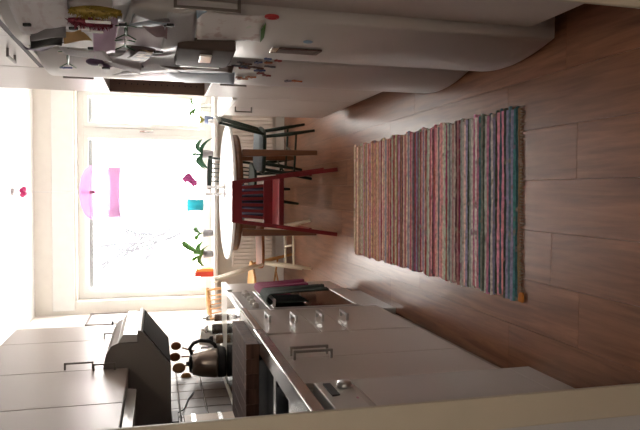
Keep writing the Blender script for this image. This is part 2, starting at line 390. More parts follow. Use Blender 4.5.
# drawers
t = left_base('four-drawer base cabinet between the sink and the stove', 'base_cabinet', 2.78, 3.36)
for z0, z1 in ((.739, .862), (.603, .735), (.467, .599), (.118, .463)):
    d = box('drawer', 'front', t, XL - FT, XL + (.006 if z0 > .7 else 0), 2.783, 3.357, z0, z1, bevel=.002)
    zc = (z0 + z1) / 2 if z0 > .4 else .405
    hhandle(d, XL + (.006 if z0 > .7 else 0), 3.00, 3.13, zc, 1, 'steel2', .012, .036)
# end cabinet past the stove
t = left_base('narrow plain base cabinet standing past the stove', 'base_cabinet', 4.024, 4.372)
box('door', 'front', t, XL - FT, XL, 4.027, 4.369, .118, .862, bevel=.002)
# worktop with wooden nosing and steel sink bench
t = thing('worktop', 'laminate worktop with wooden front edge over the drawers', 'worktop', (-.95, 3.1, .864))
box('top', 'work', t, XWL + .002, XL + .004, 2.835, 3.366, .8645, .898)
box('front_edge', 'edge', t, XL + .004, XL + .016, 2.835, 3.366, .866, .8975, bevel=.002)
tag(box('worktop_end', 'work', None, XWL + .002, XL + .014, 4.026, 4.385, .8645, .898, bevel=.003), 'short pale worktop piece between the stove and the window end', 'worktop')
# sink bench with two bowls
t = thing('sink', 'stainless steel sink bench with two deep bowls and raised rim', 'sink', (-.95, 2.1, .864))
by = ((2.075, 2.31), (2.36, 2.735))
bx0, bx1 = -1.13, -.715
b = MB().box(XWL + .002, XL + .016, 1.42, 2.075, .8645, .9).box(XWL + .002, XL + .016, 2.31, 2.36, .8645, .9).box(XWL + .002, XL + .016, 2.735, 2.833, .8645, .9)
for a0, a1 in by: b.box(XWL + .002, bx0, a0, a1, .8645, .9).box(bx1, XL + .016, a0, a1, .8645, .9)
b.build('bench', 'steel', t)
box('rim', 'chrome', t, XL + .006, XL + .016, 1.42, 2.833, .9001, .907, bevel=.002)
for a0, a1 in by:
    def bowl(u, v, a0=a0, a1=a1):
        ang = u * 2 * pi; k = [1.0, .97, .92, .80, 0][int(round(v * 4))]; z = [.8995, .86, .76, .735, .733][int(round(v * 4))]
        c, s_ = math.cos(ang), math.sin(ang); q = 1 / max(abs(c) ** 6 + abs(s_) ** 6, 1e-6) ** (1 / 6)
        return ((bx0 + bx1) / 2 + c * q * (bx1 - bx0) / 2 * k, (a0 + a1) / 2 + s_ * q * (a1 - a0) / 2 * k, z)
    bo = MB().grid(bowl, 48, 4).build('bowl', 'basin', t)
    MB().lathe([(.0, .7335), (.03, .7345), (.034, .7335)], ((bx0 + bx1) / 2, (a0 + a1) / 2, 0), 16).build('drain', 'chrome', bo)
# dishwasher
t = thing('dishwasher', 'white freestanding dishwasher with a round dial under the sink bench', 'dishwasher', (-.95, 1.75, 0))
XD = XL + .004
box('body', 'appl', t, XWL + .02, XD - .05, 1.447, 2.035, .0, .826, bevel=.004)
box('door', 'appl', t, XD - .049, XD, 1.452, 2.035, .085, .693, bevel=.001)
box('kick_panel', 'appl', t, XD - .049, XD, 1.452, 2.035, .0, .0845, bevel=.001)
pa = MB().prism([(XD - .049, .697), (XD + .002, .697), (XD + .005, .72), (XD - .003, .822), (XD - .049, .826)], 'y', 1.452, 2.035).build('control_panel', 'appl', t, .003)
box('grip', 'dark', pa, XD - .002, XD + .0045, 1.88, 2.0, .775, .800)
k = MB().lathe([(.026, 0), (.026, .008), (.022, .02), (0, .021)], (0, 0, 0), 20)
k.v = [Vector((XD + .002 + v.z, 1.955 + v.x, .738 + v.y)) for v in k.v]; k.build('dial', 'steel2', pa)
box('indicator', 'pinkd', pa, XD, XD + .0055, 1.83, 1.842, .728, .734)
# stove
t = thing('stove', 'freestanding stove with black hob, dark oven window and row of knobs', 'stove', (-.95, 3.69, 0))
y0, y1 = 3.368, 4.020
box('body', 'appl', t, XWL + .03, XL - .04, y0, y1, .0, .885, bevel=.003)
box('hob', 'hob', t, XWL + .03, XL - .012, y0 + .004, y1 - .004, .886, .900, bevel=.003)
box('hob_frame', 'steel2', t, XL - .011, XL + .004, y0, y1, .872, .9005, bevel=.003)
pa = box('control_panel', 'appl', t, XL - .039, XL, y0, y1, .735, .8715, bevel=.003)
for i in range(5):
    k = MB().lathe([(.019, 0), (.019, .006), (.015, .024), (0, .025)], (0, 0, 0), 16)
    k.v = [Vector((XL + .0005 + v.z, 3.46 + i * .115 + v.x, .80 + v.y)) for v in k.v]; k.build('knob', 'carc', pa)
od = box('oven_door', 'appl', t, XL - .039, XL + .002, y0, y1, .205, .732, bevel=.004)
box('oven_glass', 'oven', od, XL + .0021, XL + .005, y0 + .03, y1 - .03, .235, .70, bevel=.001)
b = MB()
for a, c in (((y0 + .02, y0 + .03), (.225, .71)), ((y1 - .03, y1 - .02), (.225, .71))): b.box(XL + .0021, XL + .007, *a, *c)
b.box(XL + .0021, XL + .007, y0 + .03, y1 - .03, .70, .71).box(XL + .0021, XL + .007, y0 + .03, y1 - .03, .225, .235)
b.build('glass_frame', 'steel2', od)
MB().tube([(XL + .04, y0 + .06, .70), (XL + .04, y1 - .06, .70)], .009, 10).box(XL + .007, XL + .04, y0 + .06, y0 + .075, .693, .707).box(XL + .007, XL + .04, y1 - .075, y1 - .06, .693, .707).build('oven_handle', 'steel2', od)
dw = box('drawer', 'appl', t, XL - .039, XL, y0, y1, .118, .202, bevel=.003)
box('plinth', 'appl', t, XL - .039, XL - .02, y0, y1, .0, .115, bevel=.002)
# towels over the oven handle
def towel(name, lab, m, ya, yb, z0f, z1f, top, thick):
    # cloth folded over the handle bar, front and back leaf, with folds
    hx = XL + .04
    def fn(u, v):
        yy = ya + (yb - ya) * u + .008 * math.sin(v * 5 + u * 3)
        wv = .010 * math.sin(u * 15 + v * 2) + .005 * math.sin(u * 31 + 1)
        if v < .42:
            q = v / .42; z = z0f + (top - z0f) * q; xx = hx + thick + wv * (1 - q) + .02 * (1 - q) * math.sin(u * 2.5 + .5)
        elif v < .58:
            q = (v - .42) / .16; a = pi * q; xx = hx + math.cos(a) * thick; z = top + math.sin(a) * thick * .8
        else:
            q = (v - .58) / .42; z = top - (top - z1f) * q; xx = hx - min(thick, .017) + wv * .2 * q
        return (xx, yy, z)
    return tag(MB().grid(fn, 30, 30).build(name, m, None, solid=.007), lab, 'towel')
towel('dish_towel', 'burgundy dish towel folded over the oven handle', 'mag', 3.70, 3.955, .44, .55, .712, .026)
towel('dish_towel', 'dark green dish towel hanging beside the burgundy towel', 'grn', 3.445, 3.685, .38, .50, .714, .030)

# upper cabinets and hood
XU = -.9
def upper(lab, y0, y1, z0, z1=2.21):
    t = thing('wall_cabinet', lab, 'cabinet', ((XU + XWL) / 2, (y0 + y1) / 2, z0))
    box('carcass', 'carc', t, XWL + .008, XU - FT - .001, y0 + G / 2, y1 - G / 2, z0, z1)
    return t, box('door', 'front', t, XU - FT, XU, y0 + .002, y1 - .002, z0 - .002, z1, bevel=.002)
t, d = upper('wall cabinet with blank door above the sink', 2.16, 2.757, 1.478)
t, d = upper('wall cabinet above the cutting board, next to the extractor hood', 2.759, 3.298, 1.478); vhandle(d, XU, 3.275, 1.535, 1.645, 1)
t, d = upper('short wall cabinet directly above the extractor hood', 3.30, 3.948, 1.60); vhandle(d, XU, 3.325, 1.645, 1.785, 1)
t, d = upper('wall cabinet at the window end past the extractor hood', 3.95, 4.38, 1.478); vhandle(d, XU, 3.972, 1.53, 1.648, 1)
t = thing('extractor_hood', 'extractor hood with slanted underside and curved front above the stove', 'hood', (-1.08, 3.62, 1.265))
hy0, hy1 = 3.304, 3.944
prof = [(XWL + .012, 1.265), (-.905, 1.265), (-.715, 1.415), (-.715, 1.43), (-.775, 1.43), (-.775, 1.53), (-.79, 1.56), (-.83, 1.585), (-.88, 1.597), (XWL + .012, 1.597)]
MB().prism(prof, 'y', hy0, hy1).build('body', 'hood', t, .002)
MB().prism([(-.773, 1.432), (-.735, 1.432), (-.731, 1.50), (-.773, 1.527)], 'y', hy0 + .002, hy1 - .002).build('front_visor', 'appl', t, .002)
MB().bar((-.898, (hy0 + hy1) / 2, 1.2675), (-.724, (hy0 + hy1) / 2, 1.403), .004, .57, up=(0, 1, 0)).build('filter_panel', mat('dark_filter_mesh', (.05, .045, .04), .9, spec=.03), t)
box('switch', 'black', t, -.80, -.78, hy1 - .06, hy1 - .03, 1.5845, 1.595)
tag(MB().prism([(-1.05, 1.43), (-.945, 1.43), (-.94, 1.474), (-1.05, 1.474)], 'y', 2.45, 3.08).build('undercabinet_lamp', 'appl', None, .003), 'flat pale lamp fixture mounted under the wall cabinets', 'lamp')

# butcher block and things on the worktop
t = thing('cutting_board', 'thick dark wooden chopping block lying on the worktop', 'board', (-.92, 2.96, .902))
n = 7; xs = [-1.14 + (.47) * i / n for i in range(n + 1)]
for i in range(n): box('stave', 'board', t, xs[i] + .0005, xs[i + 1] - .0005, 2.71, 3.22, .9005 if i else .9005, .958, bevel=.002)
# kettle
t = thing('kettle', 'steel electric kettle with black handle and base on the far worktop', 'kettle', (-1.128, 4.13, .8985))
c = (-1.128, 4.13, .8985)
MB().lathe([(0.0000, 0), (0.0936, 0), (0.0984, .012), (0.0984, .045), (0.0888, .052), (0.0000, .052)], c, 28).build('base', 'black', t)
MB().lathe([(0.0000, .0525), (0.0960, .053), (0.0984, .07), (0.0888, .15), (0.0744, .205), (0.0660, .215), (0.0000, .218)], c, 32).build('body', 'kettle', t)
MB().lathe([(0.0000, .219), (0.0600, .219), (0.0540, .232), (0.0144, .238), (0.0144, .252), (0.0000, .255)], c, 20).build('lid', 'black', t)
MB().tube([(c[0] + .060, c[1], c[2] + .215), (c[0] + .10, c[1], c[2] + .230), (c[0] + .135, c[1], c[2] + .205), (c[0] + .150, c[1], c[2] + .16), (c[0] + .140, c[1], c[2] + .10), (c[0] + .116, c[1], c[2] + .068), (c[0] + .092, c[1], c[2] + .062)], .0125, 10).build('handle', 'black', t)
MB().tube([(c[0] - .05, c[1] + .055, c[2] + .16), (c[0] - .06, c[1] + .085, c[2] + .20)], [.022, .012], 10).build('spout', 'steel', t)
# crock with wooden utensils behind the kettle
t = thing('utensil_crock', 'dark round crock holding wooden utensils behind the kettle', 'crock', (-1.12, 4.30, .8985))
MB().lathe([(0, 0), (.055, 0), (.06, .02), (.058, .14), (.055, .145), (.050, .14), (.050, .012), (0, .012)], (-1.12, 4.30, .8985), 24).build('bowl', 'potg', t)
for i, (px, py, r, mm) in enumerate(((176, 346, .028, 'seatb'), (175, 357, .030, 'seatb'), (179, 368, .036, 'edge'), (186, 377, .030, 'pine'))):
    p = on_y(px, py, 4.24); base = Vector((-1.12 + (i - 1.5) * .02, 4.30 + (i % 2) * .02 - .01, .915)); q = base + (p - base) * .86
    u = thing('wooden_spoon', ('small round wooden spoon head beside the hood side', 'brown wooden spoon next to the smallest spoon in the crock', 'amber wooden ladle with the widest head in the crock', 'pale wooden spoon leaning lowest towards the tiled wall')[i], 'spoon', base)
    MB().tube([base, q], .005, 8).build('handle', mm, u); MB().ball(p, r, 12, (1, .5, 1.2)).build('spoon_head', mm, u)
# glass jars
def jar(lab, X, Y, r, h, fill, fm, lid='chrome'):
    t = thing('glass_jar', lab, 'jar', (X, Y, .8985))
    MB().lathe([(0, .002), (r, .002), (r, h * .8), (r * .7, h * .92), (r * .7, h)], (X, Y, .8985), 20, False).build('jar_wall', 'jar', t)
    if fill: MB().lathe([(0, .004), (r * .93, .004), (r * .93, h * fill), (0, h * fill)], (X, Y, .8985), 20).build('contents', fm, t)
    MB().lathe([(0, h), (r * .8, h), (r * .8, h + .02), (r * .3, h + .028), (r * .25, h + .045), (0, h + .047)], (X, Y, .8985), 20).build('lid', lid, t)
jar('glass jar of dark coffee with a knobbed chrome lid', -.945, 4.30, .036, .10, .7, 'soil')
jar('slim glass jar of brown spice nearest the window', -.875, 4.335, .026, .085, .6, 'seatb')
jar('low glass jar of tea nearest the kettle', -1.005, 4.25, .03, .07, .7, 'edge', 'black')
t = thing('serving_tray', 'small white tray leaning behind the kettle', 'tray', (-1.03, 4.345, .8985))
MB().bar((-1.03, 4.345, .905), (-1.01, 4.365, 1.045), .11, .006, up=(0, 1, 0)).build('panel', 'white', t, .002)
# wooden rack and black power strip by the tiled wall
t = thing('wooden_rack', 'pale wooden board with two steel bands leaning at the tiled wall', 'rack', (-1.21, 3.345, .9585))
MB().box(-1.236, -1.216, 3.27, 3.43, .8995, 1.196).build('board', wood('pale_board', (.40, .27, .17), (.52, .37, .25), 2, .5), t, .002)
for z in (.995, 1.135): box('band', 'steel', t, -1.2155, -1.213, 3.268, 3.432, z, z + .022)
t = thing('power_strip', 'black power strip with cable mounted high on the tiled wall', 'power strip', (-1.23, 3.40, 1.22))
box('strip', 'black', t, -1.242, -1.20, 3.30, 3.47, 1.225, 1.262, bevel=.004)
MB().tube([(-1.225, 3.47, 1.245), (-1.235, 3.58, 1.19), (-1.238, 3.75, 1.16), (-1.238, 3.88, 1.12)], .004, 8).build('cable', 'black', t)
t = thing('picture_frame', 'thin dark picture frame on the wall beside the window', 'picture', (XWL, 6.3, 1.45))
b = MB()
for a in ((6.05, 6.6, 1.955, 1.975), (6.05, 6.6, 1.44, 1.46), (6.05, 6.07, 1.46, 1.955), (6.58, 6.6, 1.46, 1.955)): b.box(XWL + .001, XWL + .02, *a)
b.build('frame', 'handle', t); box('print', 'paperw', t, XWL + .001, XWL + .008, 6.07, 6.58, 1.46, 1.955)

# ------------------------------------------------------------------ right side
def tallbox(name, t, m, y0, y1, z0, z1, x0=XR + FT + .001, x1=XWR - .005): return box(name, m, t, x0, x1, y0, y1, z0, z1)
t = thing('tall_cabinet', 'tall pantry cabinet with one bracket handle between doorway and fridge', 'cabinet', (.86, 1.59, 0))
tallbox('carcass', t, 'carc', 1.31, 1.874, .12, 2.35); box('plinth', 'plinth', t, XR + .06, XWR - .01, 1.312, 1.872, 0, .1195)
d = box('door', 'front', t, XR, XR + FT, 1.313, 1.876, .12, 2.35, bevel=.002); vhandle(d, XR, 1.845, 1.095, 1.285, -1)
# fridges with bowed doors
FRY = ((1.882, 2.482), (2.486, 3.088)); FX, FBUL, FZ0, FZ1 = .527, .043, .022, 1.765
def surf(Y):
    for a0, a1 in FRY:
        if a0 <= Y <= a1:
            s_ = abs((Y - (a0 + a1) / 2) / ((a1 - a0) / 2)); return FX - FBUL * (1 - s_ ** 2)
    return FX if Y < 3.09 else XR
for (a0, a1), lab in zip(FRY, ('white bowed-door fridge beside the pantry cabinet', 'white bowed-door freezer beside the oven niche cabinet')):
    t = thing('fridge', lab, 'fridge', (.86, (a0 + a1) / 2, 0))
    box('body', 'fridge', t, .612, XWR - .03, a0 + .003, a1 - .003, .045, 1.755)
    pr = [(.609, a0 + .002)] + [(surf(a0 + .002 + (a1 - a0 - .004) * i / 24), a0 + .002 + (a1 - a0 - .004) * i / 24) for i in range(25)] + [(.609, a1 - .002)]
    MB().prism(pr, 'z', FZ0, FZ1, True).build('door', 'fridge', t)
    for yy in (a0 + .04, a1 - .09): box('foot', 'black', t, .62, .66, yy, yy + .05, 0, .0449)
    box('grille', 'dark', t, .63, .64, a0 + .1, a1 - .1, .004, .0445)
for (a0, a1), lab in zip(FRY, ('cupboard above the fridge next to the pantry cabinet', 'cupboard above the freezer with a sideways bracket handle')):
    t = thing('top_cupboard', lab, 'cupboard', (.86, (a0 + a1) / 2, 1.845))
    tallbox('carcass', t, 'carc', a0 - .003, a1 + .001, 1.845, 2.35)
    d = box('door', 'front', t, XR, XR + FT, a0 - .002, a1, 1.847, 2.35, bevel=.002); hhandle(d, XR, a1 - .39, a1 - .25, 1.895, -1)
    box('fascia', 'dark', t, XR + .001, XR + .018, a0, a1, 1.824, 1.8445); box('vent_strip', 'carc', t, XR + .001, XR + .018, a0, a1, 1.808, 1.8238)
# tall cabinet with open niche
t = thing('niche_cabinet', 'tall cabinet with open dark brown niche between two doors', 'cabinet', (.86, 3.43, 0))
n0, n1, a0, a1 = 1.06, 1.585, 3.094, 3.752
tallbox('lower_carcass', t, 'carc', a0, a1, .12, n0 - .018); tallbox('upper_carcass', t, 'carc', a0, a1, n1 + .018, 2.35)
box('plinth', 'plinth', t, XR + .06, XWR - .01, a0 + .002, a1 - .002, 0, .1195)
box('niche_floor', 'white', t, XR + .002, XWR - .005, a0, a1, n0 - .0178, n0); box('niche_roof', 'carc', t, XR + .002, XWR - .005, a0, a1, n1, n1 + .0178)
s1 = box('side_panel', 'brown', t, XR + .002, XWR - .03, a1 - .018, a1, n0, n1); box('side_panel', 'brown', t, XR + .002, XWR - .03, a0, a0 + .018, n0, n1)
for i in range(14):
    for xx in (XR + .05,):
        k = MB().lathe([(.0035, 0), (.0035, .002), (0, .002)], (0, 0, 0), 8); k.v = [Vector((xx + v.x, a1 - .0182 - v.z, n0 + .045 + i * .033 + v.y)) for v in k.v]; k.build('pin_hole', 'dark', s1)
box('back_panel', 'brown', t, XWR - .029, XWR - .006, a0, a1, n0, n1)
d = box('lower_door', 'front', t, XR, XR + FT, a0, a1, .12, n0 - .003, bevel=.002); vhandle(d, XR, 3.13, .90, 1.03, -1)
d = box('upper_door', 'front', t, XR, XR + FT, a0, a1, n1 + .003, 2.35, bevel=.002); vhandle(d, XR, 3.13, 1.615, 1.75, -1)
# low cabinet with worktop
t = thing('base_cabinet', 'low two-door cabinet with white top next to the green chair', 'cabinet', (.86, 4.19, 0))
tallbox('carcass', t, 'carc', 3.754, 4.63, .12, .868); box('plinth', 'plinth', t, XR + .06, XWR - .01, 3.756, 4.628, 0, .1195)
d = box('door', 'front', t, XR, XR + FT, 3.757, 4.19, .12, .866, bevel=.002)
k = box('catch', 'black', d, XR - .012, XR - .0005, 3.765, 3.79, .872, .892)
d = box('door', 'front', t, XR, XR + FT, 4.194, 4.627, .12, .866, bevel=.002); vhandle(d, XR, 4.15, .72, .835, -1)
box('top', 'white', t, XR - .012, XWR - .005, 3.754, 4.645, .8685, .898, bevel=.003)

# ------------------------------------------------------------------ papers and magnets on the fridge doors
def hit(x, y, off=.0):
    d = ray(x, y); lo, hi = .001, 8.0 / FPX * 1.0
    lo, hi = 0, 12.0 / d.y
    for _ in range(50):
        mid = (lo + hi) / 2
        if d.x * mid < surf(d.y * mid) - off: lo = mid
        else: hi = mid
    return Vector((d.x * lo, d.y * lo, EYE + d.z * lo))
def patch(name, cat, label, m, q, off=.004, curl=(0, 0, 0, 0), parent=None, th=.0012, group=None):
    # q: outline corners, curl: how far each corner stands off the door
    P = [hit(x, y, off + .001) for x, y in q]
    def fn(u, v):
        w4 = ((1 - u) * (1 - v), u * (1 - v), u * v, (1 - u) * v)
        p = sum((P[i] * w4[i] for i in range(4)), Vector((0, 0, 0)))
        c_ = sum(curl[i] * w4[i] for i in range(4)) + .006 * math.sin(3.3 * u + 2 * v) * (1 if any(curl) else 0)
        return (surf(p.y) - off - max(0, c_), p.y, p.z)
    o = MB().grid(fn, 10, 10).build(name, m, parent, solid=th)
    return tag(o, label, cat, group) if parent is None else o
PR = dict(
    sheet=printed('faint_print', (.74, .72, .74), (.66, .61, .63), 22, .56, stretch=(1, 1, 2), ink2=(.70, .64, .64)),
    drawing=printed('child_drawing', (.76, .73, .73), (.60, .50, .50), 24, .61, ink2=(.62, .69, .61)),
    lilac=mat('lilac_paper', (.70, .65, .71), .6, var=.1), purple=mat('purple_paper', (.12, .07, .14), .6), grey=mat('grey_card', (.19, .18, .19), .5),
    pinkp=translucent('pink_letter', (.84, .70, .82), .08, (.9, .8, .9)), blue=mat('blue_tape', (.22, .34, .48), .5), pale=translucent('pale_blue_paper', (.66, .74, .82), .08, (.8, .85, .9)),
    mauve=mat('mauve_card', (.21, .15, .17), .6), cookie=printed('biscuit_card', (.085, .045, .03), (.56, .38, .22), 28, .52), tan=mat('tan_card', (.42, .26, .10), .6),
    pouch=mat('brown_grey_plastic', (.075, .055, .048), .7, var=.06, spec=.1), bronze=mat('bronze_strip', (.08, .04, .035), .4),
)
patch('paper_sheet', 'paper', 'large printed paper sheet with black clips at the top of the fridge', PR['sheet'], [(5, -3), (66, -3), (70, 27), (23, 27)], .006, (.0, .0, .01, .02))
patch('paper_stack', 'paper', 'grey stack of papers hanging under the large printed sheet', PR['grey'], [(30, 27), (66, 27), (66, 33), (31, 33)], .012, (0, 0, .02, .02))
patch('folder', 'folder', 'black folder edge under the grey paper stack', 'black', [(30, 33), (63, 34), (62, 38), (31, 38)], .012, (.01, .01, .03, .03))
patch('folder', 'folder', 'dark purple folder with a pointed corner at the top of the freezer', PR['purple'], [(23, 47), (34, 38), (64, 38), (45, 46)], .008, (0, .01, .02, .01))
patch('card', 'card', 'tan card sticking out below the burgundy tinsel', PR['tan'], [(63, 31), (80, 30), (92, 36), (64, 36)], .012, (.0, .0, .02, .02))
patch('letter', 'paper', 'white letter with pink print below the burgundy tinsel', PR['pinkp'], [(92, 25), (118, 14), (115, 42), (94, 41)], .006, (0, .0, .04, .05))
patch('paper_strip', 'paper', 'long bright white paper strip curling off the freezer', 'thin', [(58, 46), (104, 35), (112, 42), (66, 47)], .012, (.0, .05, .07, .02))
patch('poster', 'paper', 'white sheet behind the gold tinsel', 'thin', [(112, -3), (134, -3), (124, 22), (112, 22)], .003)
patch('leaflet', 'paper', 'dark grey leaflet with curled top edge', PR['grey'], [(134, 7), (170, 12), (168, 17), (129, 24)], .012, (.02, .03, .01, 0))
patch('leaflet', 'paper', 'pale blue leaflet under the dark grey one', PR['pale'], [(133, 14), (167, 17), (165, 25), (128, 25)], .016, (.0, .02, .02, 0))
patch('leaflet', 'paper', 'large lilac grey sheet below the pale blue leaflet', PR['lilac'], [(120, 25), (168, 25), (161, 46), (115, 38)], .008, (.0, .01, .02, .01))
patch('leaflet', 'paper', 'mauve card pinned on the lilac grey sheet', PR['mauve'], [(142, 26), (168, 24), (167, 35), (156, 32)], .026, (0, .0, .02, .01))
patch('paper_sheet', 'paper', 'bright white sheet between the leaflets and the brown pouch', 'thin', [(168, 12), (196, 12), (194, 40), (160, 40)], .004, (0, 0, .02, .03))
rc = patch('recipe_card', 'card', 'dark brown card with biscuits pictured on it', PR['mauve'], [(103, 61), (132, 46), (156, 48), (140, 65)], .012, (.01, .0, .01, .03))
OFF[rc.name] = rc.location.copy()
patch('biscuit_picture', None, None, PR['cookie'], [(127, 58), (139, 50), (154, 51), (140, 62)], .034, parent=rc)
patch('paper_sheet', 'paper', 'white sheet below the dark brown biscuit card', 'thin', [(138, 64), (178, 52), (180, 69), (112, 69)], .006, (0, 0, .02, .02))
patch('paper_sheet', 'paper', 'crumpled pale blue sheet under the brown pouch', PR['pale'], [(158, 70), (235, 68), (234, 79), (185, 79)], .006, (.0, .02, .03, .01))
patch('bronze_strip', 'ornament', 'long dark bronze strip under the brown pouch', PR['bronze'], [(160, 66), (234, 66), (232, 72), (172, 69)], .03, (0, 0, .01, .0))
dr = patch('child_drawing', 'drawing', 'child drawing with blue tape and green corner on the fridge', PR['drawing'], [(197, 10), (266, 16), (261, 42), (197, 39)], .005, (0, 0, .008, 0))
OFF[dr.name] = dr.location.copy()
patch('tape', None, None, PR['blue'], [(196, 10), (208, 10), (203, 24), (197, 24)], .008, parent=dr)
patch('tape', None, None, 'leaf', [(261, 30), (266, 23), (264, 38), (260, 43)], .009, parent=dr)
# brown pouch: rounded box following the door
P = [hit(x, y, .07) for x, y in ((179, 42), (235, 44), (235, 63), (179, 63))]
ya, yb, za, zb = min(p.y for p in P), max(p.y for p in P), min(p.z for p in P), max(p.z for p in P)
ya, yb = 2.05, 2.42
t = thing('pouch', 'brown grey magnetic pouch with silver clasp on the fridge', 'pouch', (surf(2.7) - .03, (ya + yb) / 2, za))
pr = [(surf(ya + (yb - ya) * i / 10) - .004, ya + (yb - ya) * i / 10) for i in range(11)] + [(surf(ya + (yb - ya) * i / 10) - .042, ya + (yb - ya) * i / 10) for i in range(10, -1, -1)]
MB().prism(pr, 'z', za, zb).build('body', PR['pouch'], t, .006)
zc = (za + zb) / 2; ym = (ya + yb) / 2
MB().prism([(surf(ym + dd) - o_, ym + dd) for dd, o_ in ((-.14, .0425), (-.05, .0425), (-.05, .049), (-.14, .049))], 'z', zc - .02, zc + .02).build('clasp', 'appl', t, .002)
MB().prism([(surf(yb) - .0425, yb - .012), (surf(yb) - .0425, yb), (surf(yb) - .048, yb), (surf(yb) - .048, yb - .012)], 'z', za + .02, zb - .02).build('piping', 'white', t, .001)
# tinsel pegs
def tinsel(lab, q0, q1, m, r, of):
    a, b_ = hit(*q0, of), hit(*q1, of); d = b_ - a
    t = thing('tinsel_peg', lab, 'peg', (a + b_) / 2 - Vector((0, 0, .1)))
    core = MB().tube([a + d * (i / 10) for i in range(11)], [r * .25 + r * .3 * math.sin(pi * i / 10) for i in range(11)], 8)
    for _ in range(260):
        s_ = random.random(); p = a + d * s_; n_ = Vector((random.uniform(-1, .2), random.uniform(-1, 1), random.uniform(-.5, .5))).normalized()
        k = Vector((random.uniform(-1, 1), random.uniform(-1, 1), random.uniform(-1, 1))) * .006
        e_ = p + n_ * r * (.5 + .6 * math.sin(pi * s_)) * random.uniform(.6, 1.15); core._add([p + k, p - k, e_], [(0, 1, 2)])
    core.build('tinsel', m, t)
    p0, p1 = a + d * .30 + Vector((-r * .95, 0, 0)), a + d * .80 + Vector((-r * .95, 0, 0))
    MB().bar(p0, p1, .012, .006, up=(1, 0, 0)).build('peg', 'paperw', t, .001)
tinsel('peg wrapped in gold tinsel on the fridge', (70, 10), (121, 13), 'tinsel_y', .030, .035)
tinsel('peg wrapped in burgundy tinsel below the gold one', (68, 20), (112, 25), 'tinsel_r', .026, .045)
# stick ornaments
def sticks(lab, x, y0, y1):
    a, b_ = hit(x, y0, .02), hit(x, y1, .02); c_ = (a + b_) / 2
    t = thing('stick_ornament', lab, 'ornament', c_ - Vector((0, 0, .03)))
    MB().tube([a, c_, b_], [.003, .006, .003], 6).build('body', 'leafd', t)
    for k, (dz, dy) in enumerate(((.03, .05), (-.03, .05), (.03, -.05), (-.03, -.05))):
        MB().tube([c_ + (b_ - a) * (.35 if dy > 0 else -.35), c_ + (b_ - a) * (.5 if dy > 0 else -.5) + Vector((-.01, 0, dz))], .002, 5).build('twig', 'leafd', t)
sticks('green stick figure on the lilac grey sheet', 126, 23, 36)
sticks('second green stick figure below the lilac grey sheet', 125, 38, 47)
sticks('dark stick figure beside the upper cabinet handle', 68, 49, 65)
# black clips
for lab, x0, y0, x1, y1 in (('black clip at the upper corner of the large printed sheet', 23, 23.5, 31, 26), ('black clip at the lower corner of the large printed sheet', 69, 27, 78, 30), ('black clip on the lilac grey sheet edge', 119, 24, 127, 26), ('black clip on top of the mauve card', 164, 24.5, 174, 26),
                            ('black clip above the small dark ornament', 88, 47, 96, 50), ('black clip beside the biscuit picture', 154, 51, 163, 53), ('black clip on the white sheet under the biscuit card', 102, 67, 110, 69), ('small black clip below the biscuit card', 138, 66, 144, 67.5)):
    a = hit(x0, (y0 + y1) / 2, .03); b_ = hit(x1, (y0 + y1) / 2, .03); p = (a + b_) / 2
    tag(MB().bar(a, b_, .011, .009, up=(1, 0, 0)).build('clip', 'black', None, .002), lab, 'clip')
a = hit(95, 62, .02)
t = thing('charm', 'small dark purple charm with white face on the freezer edge', 'charm', a - Vector((0, 0, .03)))
MB().ball(a, .028, 12, (.5, 1, 1.2)).ball(a + Vector((-.004, .02, -.045)), .02, 10, (.5, 1, 1.4)).build('body', PR['purple'], t); MB().ball(a + Vector((-.014, -.01, -.02)), .008, 8).build('face', 'paperw', t)
# magnets low on the doors
a = hit(272, 16, .004)
mg = MB().tube([(surf(a.y + .013 * math.cos(t_)) - .0065, a.y + .013 * math.cos(t_), a.z + .017 * math.sin(t_)) for t_ in [2 * pi * i / 20 for i in range(21)]], .0055, 8).build('ring_magnet', mat('red_magnet', (.45, .02, .025), .4), None)
tag(mg, 'red ring magnet beside the child drawing', 'magnet')
a = hit(308, 42, .004); t = MB().ball(a, .014, 12, (.35, 1, 1.2)).build('magnet', PR['blue'], None); tag(t, 'small blue magnet above the dark plaque on the fridge', 'magnet')
pq = patch('plaque', 'plaque', 'dark brown plaque magnet with silver end', PR['bronze'], [(274, 48), (322, 51), (316, 55), (270, 52)], .006, th=.006)
OFF[pq.name] = pq.location.copy()
patch('silver_end', None, None, 'chrome', [(272, 47.5), (280, 47.5), (276, 53), (269, 53)], .011, parent=pq)
mc = [('red_letter', (.30, .05, .04)), ('blue_letter', (.05, .07, .22)), ('orange_letter', (.40, .13, .04)), ('grey_letter', (.16, .15, .18)), ('brown_letter', (.20, .10, .08))]
mm = [mat(n_, c_, .5) for n_, c_ in mc]
for i in range(24):
    x_, y_ = random.uniform(236, 272), random.uniform(57, 79)
    if i > 19: x_, y_ = (278, 66, 297, 289)[i - 20], (60, 67, 80.5, 80.5)[i - 20]
    a = hit(x_, y_, .004); w_, h_ = random.uniform(.008, .016), random.uniform(.012, .024); tt = random.uniform(-.6, .6)
    b = MB().bar(a + Vector((-.003, -w_ * math.sin(tt), -h_)), a + Vector((-.003, w_ * math.sin(tt), h_)), .006, .007)
    b.bar(a + Vector((-.003, -w_, h_ * .6)), a + Vector((-.003, w_, h_ * random.uniform(-.6, .6))), .006, .007)
    tag(b.build('letter_magnet', mm[i % 5], None), 'small %s letter magnet scattered low on the freezer door' % mc[i % 5][0].split('_')[0], 'magnet', 'letter magnets on the freezer door')

